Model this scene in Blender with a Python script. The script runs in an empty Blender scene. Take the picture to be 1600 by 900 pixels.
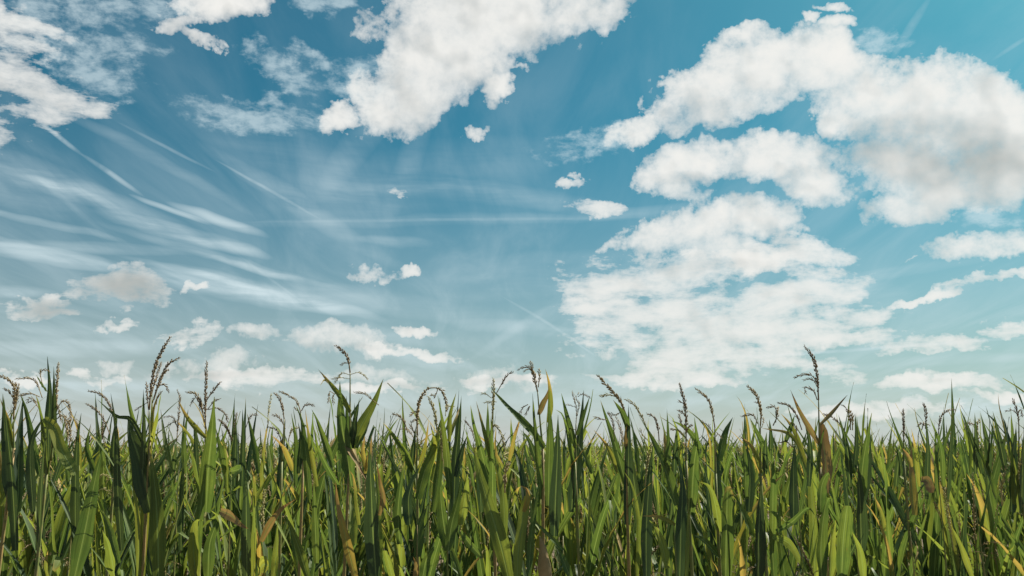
import bpy, math, random
import numpy as np
from mathutils import Vector, Matrix, Quaternion
R = math.radians
random.seed(7)
rng = np.random.default_rng(7)
sc = bpy.context.scene
col = sc.collection

# ------------------------------------------------------------------ camera
F = 1255.0                      # focal length in photo pixels (1600 wide)
PITCH = R(11.27)
CAM = Vector((0, 0, 2.05))
cam = bpy.data.objects.new('camera', bpy.data.cameras.new('camera'))
col.objects.link(cam)
cam.location = CAM
cam.rotation_euler = (math.pi/2 + PITCH, 0, 0)
cam.data.sensor_width = 36
cam.data.lens = 36*F/1600
cam.data.clip_start = 0.05
cam.data.clip_end = 6000
sc.camera = cam

def pdir(px, py):
    """world direction of a viewing ray given in photo pixels"""
    u, v = (px-800)/F, (450-py)/F
    c, s = math.cos(PITCH), math.sin(PITCH)
    return Vector((u, c - s*v, s + c*v))
def P(px, py, D):
    """world point on that ray, D metres ahead"""
    d = pdir(px, py)
    return CAM + d*(D/d.y)

# ------------------------------------------------------------------ sun, exposure
SUN_EL, SUN_AZ = 49.0, 52.0     # azimuth measured from +Y (view) towards +X
sd = Vector((math.sin(R(SUN_AZ))*math.cos(R(SUN_EL)), math.cos(R(SUN_AZ))*math.cos(R(SUN_EL)), math.sin(R(SUN_EL))))
sun = bpy.data.objects.new('sun', bpy.data.lights.new('sun', 'SUN'))
col.objects.link(sun)
sun.data.energy = 5.0
sun.data.angle = R(0.5)
sun.data.color = (1.0, 0.93, 0.80)
sun.rotation_euler = sd.to_track_quat('Z', 'Y').to_euler()
sc.view_settings.view_transform = 'Standard'
sc.view_settings.look = 'None'
sc.view_settings.exposure = 1.0
sc.view_settings.gamma = 1.0
sc.render.engine = 'CYCLES'
sc.cycles.use_denoising = True
sc.cycles.max_bounces = 8
sc.cycles.diffuse_bounces = 4
sc.cycles.transmission_bounces = 5
sc.cycles.transparent_max_bounces = 8

# ------------------------------------------------------------------ node helper
class NT:
    def __init__(s, tree):
        s.t = tree; s.n = tree.nodes; s.l = tree.links
    def _in(s, sock, v):
        if v is None: return
        if isinstance(v, bpy.types.NodeSocket): s.l.new(v, sock)
        else:
            try: sock.default_value = v
            except Exception: sock.default_value = (*v, 1.0)
    def new(s, typ, ins=None, **kw):
        n = s.n.new(typ)
        for k, v in kw.items(): setattr(n, k, v)
        for k, v in (ins or {}).items(): s._in(n.inputs[k], v)
        return n
    def m(s, op, a, b=None, c=None, clamp=False):
        n = s.n.new('ShaderNodeMath'); n.operation = op; n.use_clamp = clamp
        for i, v in enumerate((a, b, c)): s._in(n.inputs[i], v)
        return n.outputs[0]
    def v(s, op, a, b=None, c=None, scale=None):
        n = s.n.new('ShaderNodeVectorMath'); n.operation = op
        for i, x in enumerate((a, b, c)): s._in(n.inputs[i], x)
        if scale is not None: s._in(n.inputs['Scale'], scale)
        return n.outputs['Value'] if op in ('DOT_PRODUCT', 'LENGTH', 'DISTANCE') else n.outputs[0]
    def noise(s, vec, scale, detail=4, rough=.5, lac=2.0, dist=0.0, out=0):
        n = s.new('ShaderNodeTexNoise', {'Vector': vec, 'Scale': scale, 'Detail': detail, 'Roughness': rough, 'Lacunarity': lac, 'Distortion': dist})
        return n.outputs[out]
    def mix(s, f, a, b, blend='MIX'):
        n = s.n.new('ShaderNodeMix'); n.data_type = 'RGBA'; n.blend_type = blend; n.clamp_factor = True
        s._in(n.inputs[0], f); s._in(n.inputs[6], a); s._in(n.inputs[7], b)
        return n.outputs[2]
    def mr(s, val, a, b, c=0.0, d=1.0, mode='SMOOTHSTEP'):
        n = s.n.new('ShaderNodeMapRange'); n.interpolation_type = mode; n.clamp = True
        for i, x in enumerate((val, a, b, c, d)): s._in(n.inputs[i], x)
        return n.outputs[0]
    def ramp(s, f, pts):
        n = s.n.new('ShaderNodeValToRGB'); cr = n.color_ramp
        while len(cr.elements) < len(pts): cr.elements.new(0.5)
        for e, (p, c) in zip(cr.elements, pts): e.position = p; e.color = (*c, 1)
        s._in(n.inputs[0], f)
        return n.outputs[0]

# ------------------------------------------------------------------ sky: Nishita air + clouds as seen by direction
world = bpy.data.worlds.new('World'); sc.world = world; world.use_nodes = True
wt = world.node_tree; wt.nodes.clear(); W = NT(wt)
d = W.new('ShaderNodeTexCoord').outputs['Generated']
nish = W.new('ShaderNodeTexSky', sky_type='NISHITA', sun_disc=False, sun_elevation=R(SUN_EL),
             sun_rotation=R(SUN_AZ), altitude=200, air_density=1.0, dust_density=1.6, ozone_density=2.0).outputs[0]
SKY_STRENGTH = 0.05
sepd = W.new('ShaderNodeSeparateXYZ', {0: d})
dz = sepd.outputs[2]

def frame(px, py, hw, hh, rot):
    """two vectors E1,E2: (d.E1)^2+(d.E2)^2 < 1 inside the patch of sky"""
    c = pdir(px, py).normalized()
    a = R(rot)
    e = 2.0
    t1 = (pdir(px+e*math.cos(a), py-e*math.sin(a)).normalized()-c)/e
    t2 = (pdir(px+e*math.sin(a), py+e*math.cos(a)).normalized()-c)/e
    t1 -= c*t1.dot(c); t2 -= c*t2.dot(c)
    l1, l2 = t1.length, t2.length
    t1.normalize(); t2 = (t2 - t1*t2.dot(t1)).normalized()
    return t1/(l1*hw), t2/(l2*hh)
def r2(vec, blob):
    E1, E2 = frame(*blob)
    p1 = W.v('DOT_PRODUCT', vec, tuple(E1)); p2 = W.v('DOT_PRODUCT', vec, tuple(E2))
    return W.m('MULTIPLY_ADD', p2, p2, W.m('MULTIPLY', p1, p1))
def union(vec, blobs, k=0.25, soft=False):
    acc = None
    for b in blobs:
        t = r2(vec, b); sz = min(1.0, max(.5, b[3]/34))
        if soft and sz < 1: t = W.m('MULTIPLY_ADD', t, sz, 1-sz)
        acc = t if acc is None else W.m('SMOOTH_MIN', acc, t, k)
    return W.m('SUBTRACT', 1.0, acc)
def wsum(vec, blobs):
    acc = 0.0
    for b in blobs:
        t = W.m('SUBTRACT', 1.0, r2(vec, b[:5]), clamp=True)
        acc = W.m('MULTIPLY_ADD', t, b[5], acc)
    return acc

# domain warps
w1 = W.v('SUBTRACT', W.noise(d, 5.0, 3, .55, out=1), (.5, .5, .5))
w2 = W.v('SUBTRACT', W.noise(d, 22.0, 4, .6, out=1), (.5, .5, .5))
dw = W.v('MULTIPLY_ADD', w2, (.050, .050, .034), W.v('MULTIPLY_ADD', w1, (.075, .075, .05), d))
w3 = W.v('SUBTRACT', W.noise(d, 80.0, 3, .6, out=1), (.5, .5, .5))
dw = W.v('MULTIPLY_ADD', w3, (.020, .020, .016), dw)
dws = W.v('MULTIPLY_ADD', w1, (.06, .06, .035), d)

# coordinates on a flat cloud deck, for the streaked high cloud
zc = W.m('MAXIMUM', dz, 0.02)
deck = W.v('DIVIDE', d, W.new('ShaderNodeCombineXYZ', {0: W.m('ADD', zc, .12), 1: W.m('ADD', zc, .12), 2: W.m('ADD', zc, .12)}).outputs[0])

CRISP = [(790,20,240,88,6),(650,115,120,80,42),(720,90,130,70,25),(590,165,60,38,30),(512,178,42,30,30),(930,25,85,45,12),
 (785,140,36,30,20),(742,200,28,14,10),(828,102,28,9,0),
 (1005,205,75,24,15),(1100,150,115,48,30),(1190,110,125,58,15),(1290,95,95,50,0),(1130,182,90,32,15),(1322,35,30,15,5),(1305,8,34,11,0),(1268,30,20,11,0),(1175,62,45,18,10),
 (1440,185,200,88,-12),(1365,150,80,45,0),(1530,170,140,80,-10),(1570,250,150,70,10),(1430,265,150,58,-5),(1400,322,85,26,5),(1310,190,50,40,0),
 (1095,262,112,40,8),(1205,258,118,44,0),(1275,290,75,42,-10),(1035,275,55,28,0),(1060,305,62,22,-20),
 (1085,360,150,38,12),(1185,355,75,34,5),(1130,398,85,28,-10),(985,372,60,14,20),
 (1530,378,125,26,9),(1430,398,30,5,18),(1462,588,44,12,0),(955,553,25,11,0),(575,428,50,17,-4),(640,425,16,9,0),
 (505,527,76,27,0),(552,537,50,24,-8),(468,527,34,20,0),(400,517,50,18,0),(610,545,30,11,0),(355,568,70,26,-3),(272,574,56,17,0),(185,560,44,18,0),
 (640,597,92,19,-5),(558,590,58,18,0),(775,583,64,16,0),(835,600,36,22,0),(350,18,92,32,-4),(298,45,46,18,20),(335,76,44,9,-22)]
SOFT = [(620,612,120,8,0),(640,552,80,8,-3),(380,585,70,10,0),(800,595,70,12,0),(150,585,70,9,0),(40,590,60,10,0),(1480,600,90,12,0),(1000,450,110,26,-5),(1130,500,210,52,0),(1150,568,180,26,0),(1060,590,140,12,0),(1255,480,125,36,-8),(1290,445,80,26,0),(1100,552,165,28,0),(950,485,72,16,0),(1010,525,120,24,0),
 (1335,520,95,17,0),(1450,532,95,16,0),(1562,515,42,13,-4),(1575,422,95,10,10),(1440,457,52,7,15),(1560,622,60,10,0),(1370,640,130,14,0),(1240,395,80,22,0),
 (660,515,36,8,-4),(930,315,44,13,-8),(885,277,24,9,0),(620,292,23,10,0),(295,515,60,17,0),(440,594,66,14,0),(180,500,34,9,0),
 (36,118,140,92,-24),(110,165,45,20,-25),(20,22,32,20,0),(1050,420,150,26,0),
 (60,478,60,16,0),(185,447,82,28,-4),(300,450,20,8,0),(1300,640,70,8,0)]
MOTTLE = [(130,22,170,40,0),(270,14,120,26,0),(160,110,90,50,-25),(395,182,110,32,0),(440,110,60,22,-25),(120,70,150,40,-8),(480,95,40,16,-20),(960,215,110,22,12),(500,15,60,20,0),(1550,330,60,22,0),(1560,640,200,22,0),(1270,400,60,22,0),(560,130,60,50,30),(1380,60,60,30,0)]
WISP = [(230,250,200,10,-28,.18),(420,425,130,6,-14,.5),(320,432,150,6,-12,.5),(60,350,150,7,-14,.42),(100,300,170,8,-22,.34),(560,200,140,30,60,.18),(640,240,120,25,75,.18),(480,330,200,18,-30,.25),(760,300,220,20,-5,.25),(260,330,70,5,-18,.6),(850,520,160,14,-8,.35),(1400,420,180,10,8,.3),(285,368,160,15,-13,1.0),(340,345,92,10,-17,.7),(60,400,150,14,-9,.8),(150,390,190,10,-3,.4),(370,452,180,22,-11,.85),(500,482,110,11,-12,.6),
 (40,270,190,26,-22,.32),(160,320,210,20,-20,.35),(20,455,70,10,0,.5),(700,342,330,10,2,.16),(330,400,200,9,-14,.4),(20,300,120,30,-20,.3),
 (620,375,60,10,-4,.35),(560,470,260,22,-6,.28),(150,540,220,16,0,.4),(650,560,110,14,-6,.4),(1250,620,300,12,2,.3),(640,280,260,60,10,.16),
 (1000,600,300,16,0,.3),(300,600,330,20,0,.35),(700,630,500,24,0,.35),(120,520,200,22,-3,.3),(560,520,200,14,-5,.3),(1400,600,260,16,2,.3),(1330,450,120,30,-10,.3),(1500,560,200,10,3,.25),(980,330,120,12,0,.25),(100,600,260,22,0,.35),(450,250,200,50,-25,.15),(850,430,220,40,4,.22)]
TRAILS = [(95,218,48,4.5,-38,.55),(175,275,62,5,-34,.5),(260,232,90,3.2,-27,.25),(420,298,100,3.0,-29,.40),(700,343,340,3,.8,.16),(855,505,85,3,-31,.28),(915,545,30,2,-33,.35),
 (800,520,80,9,33,.22),(1300,548,330,3,4,.45),(1425,45,62,8,58,.22),(1580,74,40,4,33,.22),(430,440,90,2.2,-36,.2),(130,405,300,4,-14,.18)]
GREY = [(1450,228,210,60,4,.62),(1560,270,180,66,8,.52),(1190,300,130,16,0,.22),(1080,285,70,12,0,.25),(185,452,110,40,-4,1.4),(75,482,75,20,0,1.1),
 (520,545,90,9,0,.55),(350,584,75,10,0,.6),(250,582,80,9,0,.5),(400,525,48,7,0,.45),(640,607,100,8,-3,.5),(560,600,60,8,0,.4),(790,595,90,9,0,.5),(295,522,60,8,0,.35),
 (640,80,60,26,0,.18),(1130,590,160,14,0,.2),(800,30,120,30,0,.06),(45,150,80,20,-20,.3),(1465,596,44,6,0,.4),(1200,470,90,12,0,.2),(1120,420,120,10,0,.2),(580,437,44,5,0,.3)]

# three octaves groups of cloud texture
nA = W.noise(d, 9.0, 9, .60)
nB = W.noise(W.v('ADD', d, (3.1, 1.7, .6)), 26.0, 6, .62)
so = Vector((0.55, 0.0, 0.83))*0.010
nM = W.noise(W.v('MULTIPLY', dws, (1, 1, 1.9)), 36.0, 6, .64)
nF = W.noise(W.v('ADD', dws, (.7, 2.3, 4.1)), 95.0, 3, .6)
nR = W.noise(W.v('ADD', d, (3.1, 1.7, .6)), 20.0, 2.5, .5)
nRs = W.noise(W.v('ADD', d, tuple(Vector((3.1, 1.7, .6))+so*1.6)), 20.0, 2.5, .5)
rot = W.new('ShaderNodeMapping', {'Vector': deck, 'Rotation': (0, 0, R(22)), 'Scale': (3.4, .85, 1.0)}).outputs[0]
nS = W.noise(rot, 1.3, 8, .58, dist=.6)

bump = W.m('ADD', W.m('MULTIPLY_ADD', nA, 1.9, -.95), W.m('ADD', W.m('MULTIPLY_ADD', nB, 1.7, -.85), W.m('MULTIPLY_ADD', nM, .6, -.3)))
bump = W.m('ADD', bump, W.m('MULTIPLY_ADD', nF, .5, -.25))
uc = union(dw, CRISP, .18, True)
# outside the photographed part of the sky the same kind of cloud goes on, on the same deck
fr = W.mr(W.m('SUBTRACT', 1.0, r2(d, (800, 400, 1400, 900, 0))), 0.0, .25, 1.0, 0.0)
front = W.m('GREATER_THAN', sepd.outputs[1], 0.0)
outside = W.m('MAXIMUM', fr, W.m('SUBTRACT', 1.0, front))
nO = W.noise(deck, 1.35, 5, .55)
uo = W.m('MULTIPLY', W.m('MULTIPLY_ADD', nO, 9.0, -4.9), outside)
uc = W.m('MAXIMUM', uc, W.m('SUBTRACT', uo, W.m('MULTIPLY', W.m('SUBTRACT', 1.0, outside), 6.0)))
dens = W.m('ADD', uc, bump)
def fog(x, off, k):      # optical depth to opacity
    return W.m('SUBTRACT', 1.0, W.m('EXPONENT', W.m('MULTIPLY', W.m('MAXIMUM', W.m('ADD', x, off), 0.0), k)))
# how much cloud lies between a point and the light: the same field, a little further up
upo = Vector((.006, 0, .030))
ucl = union(W.v('ADD', dw, tuple(upo)), CRISP, .18, True)
ucl = W.m('MAXIMUM', ucl, W.m('SUBTRACT', uo, W.m('MULTIPLY', W.m('SUBTRACT', 1.0, outside), 6.0)))
dl = W.m('ADD', ucl, W.m('ADD', W.m('MULTIPLY_ADD', nRs, 3.4, -1.7), W.m('MULTIPLY_ADD', nB, .9, -.45)))
depth = fog(dl, .1, -1.0)
aC = fog(dens, W.m('MULTIPLY_ADD', depth, .25, -.18), W.m('MULTIPLY', W.mr(dz, .04, .34, .5, 1.0, 'LINEAR'), W.m('MULTIPLY_ADD', depth, 1.7, W.m('MULTIPLY_ADD', nR, -2.4, -1.9))))
us = union(dw, SOFT, .3)
nH = W.noise(W.v('MULTIPLY', dws, (1, 1, 3.2)), 11.0, 7, .62)
denS = W.m('ADD', W.m('MULTIPLY_ADD', bump, .8, us), W.m('ADD', W.m('MULTIPLY_ADD', nM, 1.6, -.8), W.m('MULTIPLY_ADD', nH, 6.0, -3.0)))
aS = W.m('MULTIPLY', fog(denS, .12, -1.3), .93)
um = union(dw, MOTTLE, .3)
aM = W.m('MULTIPLY', W.mr(W.m('ADD', W.m('MULTIPLY', um, .55), W.m('MULTIPLY_ADD', nM, 2.6, -1.22)), .0, .95), .62)
ww = wsum(dws, WISP)
fib = W.new('ShaderNodeMapping', {'Vector': W.v('MULTIPLY_ADD', w1, (.05, .05, .03), d), 'Rotation': (0, R(-13), 0), 'Scale': (3.2, 3.2, 34.0)}).outputs[0]
nW = W.noise(fib, 1.0, 6, .6)
aW = W.m('MULTIPLY', ww, W.m('MULTIPLY', W.mr(nS, .25, .68, .5, 1.1), W.mr(nW, .32, .62, .28, 1.05)), clamp=True)
aT = wsum(W.v('MULTIPLY_ADD', w1, (.012, .012, .008), d), TRAILS)
aT = W.m('MULTIPLY', aT, W.mr(nB, .3, .6, .35, 1.0), clamp=True)
# thin streaked veil over the whole sky, thicker low down
veil = W.m('MULTIPLY', W.mr(nS, .38, .80), W.mr(dz, .04, .50, .36, .08, 'LINEAR'))

def over(a, b): return W.m('SUBTRACT', 1.0, W.m('MULTIPLY', W.m('SUBTRACT', 1.0, a), W.m('SUBTRACT', 1.0, b)))
thin = over(over(over(veil, aT), aW), aM)
thick = over(aC, aS)

# air colour
airc = W.mix(1.0, nish, (.20, .70, .68), 'MULTIPLY')
hz = W.mr(dz, -.02, .40, 1.0, 0.0, 'LINEAR')
hz = W.m('POWER', hz, 1.9)
airc = W.mix(W.m('MULTIPLY', hz, .92), airc, (6.5, 6.3, 6.0))
# cloud colour: lit tops, grey thick parts, relief from the texture towards the sun
rel = W.m('ADD', W.m('MULTIPLY', W.m('SUBTRACT', nR, nRs), 1.3), W.m('ADD', W.m('MULTIPLY_ADD', nB, .14, -.08), W.m('MULTIPLY_ADD', nA, .36, -.17)))
g = wsum(dws, GREY)
core = W.mr(dens, .6, 2.6, 0.0, .16)
sh = W.m('SUBTRACT', W.m('ADD', W.m('ADD', W.m('MULTIPLY', g, .85), W.m('MULTIPLY', depth, .20)), -.06), rel, clamp=True)
white = (9.1, 9.0, 8.6); grey = (4.5, 4.6, 4.35)
cc = W.mix(sh, white, grey)
cc = W.mix(W.m('MULTIPLY', hz, .45), cc, (8.7, 8.5, 8.0))
skyc = W.mix(W.m('MULTIPLY', thin, .9), airc, (6.7, 8.0, 8.4))
skyc = W.mix(thick, skyc, cc)
bg = W.new('ShaderNodeBackground', {'Color': skyc, 'Strength': SKY_STRENGTH})
world.cycles.sampling_method = 'MANUAL'; world.cycles.sample_map_resolution = 256
W.l.new(bg.outputs[0], W.new('ShaderNodeOutputWorld').inputs[0])

# ------------------------------------------------------------------ materials
def leaf_material(name, base, edge, tip, tipstart=.75, trans=.34, rough=.42, blotch=.25):
    m = bpy.data.materials.new(name); m.use_nodes = True
    t = m.node_tree; t.nodes.clear(); N = NT(t)
    uv = N.new('ShaderNodeUVMap').outputs[0]
    s = N.new('ShaderNodeSeparateXYZ', {0: uv}); u, v = s.outputs[0], s.outputs[1]
    pos = N.new('ShaderNodeNewGeometry').outputs['Position']
    rnd = N.new('ShaderNodeObjectInfo').outputs['Random']
    au = N.m('ABSOLUTE', N.m('MULTIPLY_ADD', u, 2.0, -1.0))
    # parallel veins
    vv = N.new('ShaderNodeCombineXYZ', {0: N.m('MULTIPLY', u, 26.0), 1: N.m('MULTIPLY', v, 1.2), 2: N.m('MULTIPLY', rnd, 40.0)}).outputs[0]
    veins = N.noise(vv, 1.0, 2, .5)
    big = N.noise(pos, 1.3, 2, .5)
    bl = N.noise(pos, 9.0, 4, .6)
    c = N.mix(N.mr(bl, .35, .75), base, edge)
    c = N.mix(N.mr(rnd, 0, 1, 0, .55, 'LINEAR'), c, tuple(x*.62 for x in base))
    c = N.mix(N.mr(big, .52, .70, 0, .45), c, tuple(min(1, x*y) for x, y in zip(edge, (1.5, 1.2, .9))))
    c = N.mix(N.mr(veins, .35, .65, 0.0, .7), c, tuple(x*.55 for x in base))
    # midrib
    c = N.mix(N.mr(au, .05, .13, .75, 0.0), c, (.20, .27, .11))
    # ageing towards the tip and along the margin
    age = N.m('ADD', v, N.m('ADD', N.m('MULTIPLY_ADD', bl, 2*blotch, -blotch), N.m('MULTIPLY', N.m('POWER', au, 3.0), .10)))
    age = N.m('ADD', age, N.m('MULTIPLY_ADD', rnd, .16, -.08))
    c = N.mix(N.mr(age, tipstart, tipstart+.2), c, tip)
    spots = N.noise(pos, 55.0, 2, .6)
    c = N.mix(N.mr(spots, .70, .78, 0, .5), c, (.16, .11, .04))
    hgt = N.m('ADD', N.m('MULTIPLY', veins, .5), N.mr(au, .0, .10, 1.0, 0.0))
    bump = N.new('ShaderNodeBump', {'Strength': .35, 'Distance': .002, 'Height': hgt}).outputs[0]
    pr = N.new('ShaderNodeBsdfPrincipled', {'Base Color': c, 'Roughness': N.m('MULTIPLY_ADD', bl, .3, rough+.02), 'Specular IOR Level': .3, 'Normal': bump})
    tc = N.mix(1.0, c, (1.4, 1.35, .7), 'MULTIPLY')
    tr = N.new('ShaderNodeBsdfTranslucent', {'Color': tc, 'Normal': bump})
    mx = N.new('ShaderNodeMixShader', {0: trans}); N.l.new(pr.outputs[0], mx.inputs[1]); N.l.new(tr.outputs[0], mx.inputs[2])
    N.l.new(mx.outputs[0], N.new('ShaderNodeOutputMaterial').inputs[0])
    return m
def plain_material(name, c1, c2, scale=40, rough=.7, trans=0.0, spec=.3):
    m = bpy.data.materials.new(name); m.use_nodes = True
    t = m.node_tree; t.nodes.clear(); N = NT(t)
    pos = N.new('ShaderNodeNewGeometry').outputs['Position']
    rnd = N.new('ShaderNodeObjectInfo').outputs['Random']
    n = N.noise(pos, scale, 4, .6)
    c = N.mix(N.mr(n, .35, .65), c1, c2)
    c = N.mix(N.m('MULTIPLY', rnd, .25), c, tuple(x*.6 for x in c1))
    bp = N.new('ShaderNodeBump', {'Strength': .4, 'Distance': .002, 'Height': n}).outputs[0]
    pr = N.new('ShaderNodeBsdfPrincipled', {'Base Color': c, 'Roughness': rough, 'Specular IOR Level': spec, 'Normal': bp})
    out = pr.outputs[0]
    if trans:
        tr = N.new('ShaderNodeBsdfTranslucent', {'Color': c})
        mx = N.new('ShaderNodeMixShader', {0: trans}); N.l.new(out, mx.inputs[1]); N.l.new(tr.outputs[0], mx.inputs[2]); out = mx.outputs[0]
    N.l.new(out, N.new('ShaderNodeOutputMaterial').inputs[0])
    return m
DRYTIP = (.30, .22, .10)
M = {
 'g': leaf_material('leaf_green', (.082, .140, .046), (.17, .225, .058), DRYTIP, .95, trans=.42, rough=.38),
 'd': leaf_material('leaf_green_shaded', (.044, .080, .044), (.070, .112, .045), (.10, .12, .04), .97, trans=.30, rough=.36),  # darker copy of the green, shade on the blades put into the colour
 'l': leaf_material('leaf_green_lit', (.20, .26, .065), (.28, .31, .080), (.30, .24, .05), .93, trans=.42),  # brighter copy of the green, sunlight on the blades painted into the colour
 'y': leaf_material('leaf_yellowing', (.19, .22, .055), (.30, .27, .07), (.34, .25, .10), .50, trans=.38, rough=.55),
 'o': leaf_material('leaf_orange', (.36, .30, .09), (.36, .24, .09), (.30, .20, .10), .45, trans=.38, rough=.6),
 'b': leaf_material('leaf_dry_brown', (.30, .21, .11), (.38, .27, .14), (.24, .15, .08), .6, trans=.22, rough=.7),
 'stalk': plain_material('stalk_green', (.13, .17, .05), (.22, .19, .07), 30, .55),
 'tan': plain_material('stalk_tan', (.19, .16, .06), (.30, .20, .08), 30, .6),
 'tassel': plain_material('tassel_brown', (.34, .27, .15), (.48, .39, .22), 160, .8, .4),
 'tasseld': plain_material('tassel_dark', (.25, .19, .12), (.36, .28, .17), 160, .8, .35),
 'tassell': plain_material('tassel_straw', (.48, .43, .22), (.40, .37, .16), 160, .8, .35),
 'husk': plain_material('husk_dry', (.32, .23, .11), (.42, .32, .17), 25, .8, .15),
}
KEYS = ['g', 'd', 'l', 'y', 'o', 'b', 'stalk', 'tassel', 'tasseld', 'tassell']

# ------------------------------------------------------------------ mesh builders
def catmull(pts, n):
    pts = [Vector(p) for p in pts]
    if len(pts) == 2: pts = [pts[0], pts[0].lerp(pts[1], .5), pts[1]]
    L = [0]
    for a, b in zip(pts, pts[1:]): L.append(L[-1]+max(1e-5, (b-a).length))
    ext = [pts[0]*2-pts[1]]+pts+[pts[-1]*2-pts[-2]]
    out = []
    for i in range(n+1):
        s = L[-1]*i/n
        k = 0
        while k < len(L)-2 and s > L[k+1]: k += 1
        t = (s-L[k])/(L[k+1]-L[k])
        a, b, c, e = ext[k], ext[k+1], ext[k+2], ext[k+3]
        out.append(.5*((2*b)+(c-a)*t+(2*a-5*b+4*c-e)*t*t+(3*b-a-3*c+e)*t**3))
    return out

def leaf_arrays(path, width, nrm, n=12, fold=.35, wave=.10, twist=0.0, roll=0.0, seed=0, cross=5, blunt=False):
    """leaf blade along a path: V-folded strip with rippled margins"""
    r = random.Random(seed)
    C = catmull(path, n)
    vs, fs, uvs = [], [], []
    ph = r.uniform(0, 6.28); fr_ = r.uniform(2.0, 4.5)
    N0 = Vector(nrm).normalized()
    offs = {5: (-1, -.5, 0, .5, 1), 3: (-1, 0, 1)}[cross]
    for i, c in enumerate(C):
        t = i/n
        T = (C[min(n, i+1)]-C[max(0, i-1)]).normalized()
        Nn = N0 - T*N0.dot(T)
        if Nn.length < .05: Nn = Vector((T.y, -T.x, .2)) - T*0
        Nn.normalize()
        N0 = (N0*.3 + Nn*.7).normalized()
        q = Quaternion(T, roll + twist*t)
        Nn = q @ Nn
        S = T.cross(Nn).normalized()
        if blunt: w = width*.5*(min(1, .65+t*1.2) if t < .85 else max(.25, 1-(t-.85)*4))
        else:     w = width*.5*(.55+.45*min(1, t/.28))*max(0.012, (1-max(0, (t-.22)/.78)**1.35))
        for s in offs:
            rip = wave*width*abs(s)**2*math.sin(ph + fr_*6.28*t + (1.9 if s > 0 else 0))*(1-t*.6)
            vs.append(tuple(c + S*s*w*(1-.10*fold*abs(s)) + Nn*(fold*abs(s)*w*(1-.4*t) + rip)))
            uvs.append(((s+1)/2, t))
    k = cross
    for i in range(n):
        for j in range(k-1):
            a = i*k+j
            fs.append((a, a+1, a+1+k, a+k))
    return vs, fs, uvs

def make_mesh(name, parts, mats):
    """parts: list of (verts, faces, uvs or None, material slot)"""
    V, Fc, U, MI = [], [], [], []
    for vs, fs, uvs, mi in parts:
        o = len(V)
        V += vs
        U += uvs if uvs else [(0.5, .3)]*len(vs)
        Fc += [tuple(a+o for a in f) for f in fs]
        MI += [mi]*len(fs)
    me = bpy.data.meshes.new(name)
    me.from_pydata(V, [], Fc)
    for m in mats: me.materials.append(m)
    me.polygons.foreach_set('material_index', MI)
    me.polygons.foreach_set('use_smooth', [True]*len(Fc))
    uvl = me.uv_layers.new(name='UVMap')
    ix = np.empty(len(me.loops), dtype=np.int32); me.loops.foreach_get('vertex_index', ix)
    uvl.data.foreach_set('uv', np.array(U, dtype=np.float32)[ix].ravel())
    me.update()
    return me

def obj(name, me, parent=None, loc=(0, 0, 0)):
    o = bpy.data.objects.new(name, me); col.objects.link(o)
    o.location = loc
    if parent is not None: o.parent = parent
    return o

def tube(path, radii, sides=6, n=None):
    n = n or max(3, len(path)*2)
    C = catmull(path, n)
    vs, fs = [], []
    ref = Vector((0.13, 1, .07))
    for i, c in enumerate(C):
        T = (C[min(n, i+1)]-C[max(0, i-1)]).normalized()
        A = T.cross(ref).normalized(); B = T.cross(A)
        t = i/n*(len(radii)-1); k = min(int(t), len(radii)-2); r = radii[k]+(radii[k+1]-radii[k])*(t-k)
        for j in range(sides):
            a = 6.2832*j/sides
            vs.append(tuple(c + (A*math.cos(a)+B*math.sin(a))*r))
    for i in range(n):
        for j in range(sides):
            a, b = i*sides+j, i*sides+(j+1) % sides
            fs.append((a, b, b+sides, a+sides))
    fs.append(tuple(range(n*sides, n*sides+sides))); fs.append(tuple(reversed(range(sides))))
    return vs, fs

def spike(path, th, seed=0, step=.0034, start=.12, openness=.27, lsp=.014, sides=4):
    """tassel spike: thin rachis set round with small pointed spikelets; th = overall thickness"""
    r = random.Random(seed)
    L = sum((Vector(b)-Vector(a)).length for a, b in zip(path, path[1:]))
    parts = []
    tv, tf = tube(path, (th*.17, th*.12, th*.05), 5, 10)
    parts.append((tv, tf))
    n = max(6, int(L*(1-start)/step))
    C = catmull(path, 60)
    vs, fs = [], []
    for k in range(n):
        t = start + (1-start)*(k+.5)/n
        if r.random() < .06: continue
        i = min(59, int(t*60)); f = t*60-i
        c = C[i].lerp(C[i+1], f)
        T = (C[i+1]-C[i]).normalized()
        A = T.cross(Vector((.2, 1, .1))).normalized(); B = T.cross(A)
        ang = k*2.4 + r.uniform(-.4, .4)
        out = A*math.cos(ang)+B*math.sin(ang)
        prof = min(1, .55+(t-start)*3)*(1 if t < .8 else 1-(t-.8)*2.2)
        op = openness*r.uniform(.5, 1.7)
        D_ = (T*math.cos(op)+out*math.sin(op)).normalized()
        ln = lsp*prof*r.uniform(.75, 1.3); rad = th*.17*prof*r.uniform(.8, 1.25)
        b0 = c + out*th*.16*prof
        S1 = D_.cross(T+out*.3).normalized(); S2 = D_.cross(S1)
        o = len(vs)
        vs.append(tuple(b0)); mid = b0+D_*ln*.42
        for q in range(sides):
            a = 6.2832*q/sides
            vs.append(tuple(mid+(S1*math.cos(a)+S2*math.sin(a))*rad))
        vs.append(tuple(b0+D_*ln))
        for q in range(sides):
            q2 = (q+1) % sides
            fs.append((o, o+1+q2, o+1+q)); fs.append((o+sides+1, o+1+q, o+1+q2))
    parts.append((vs, fs))
    return parts

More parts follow.
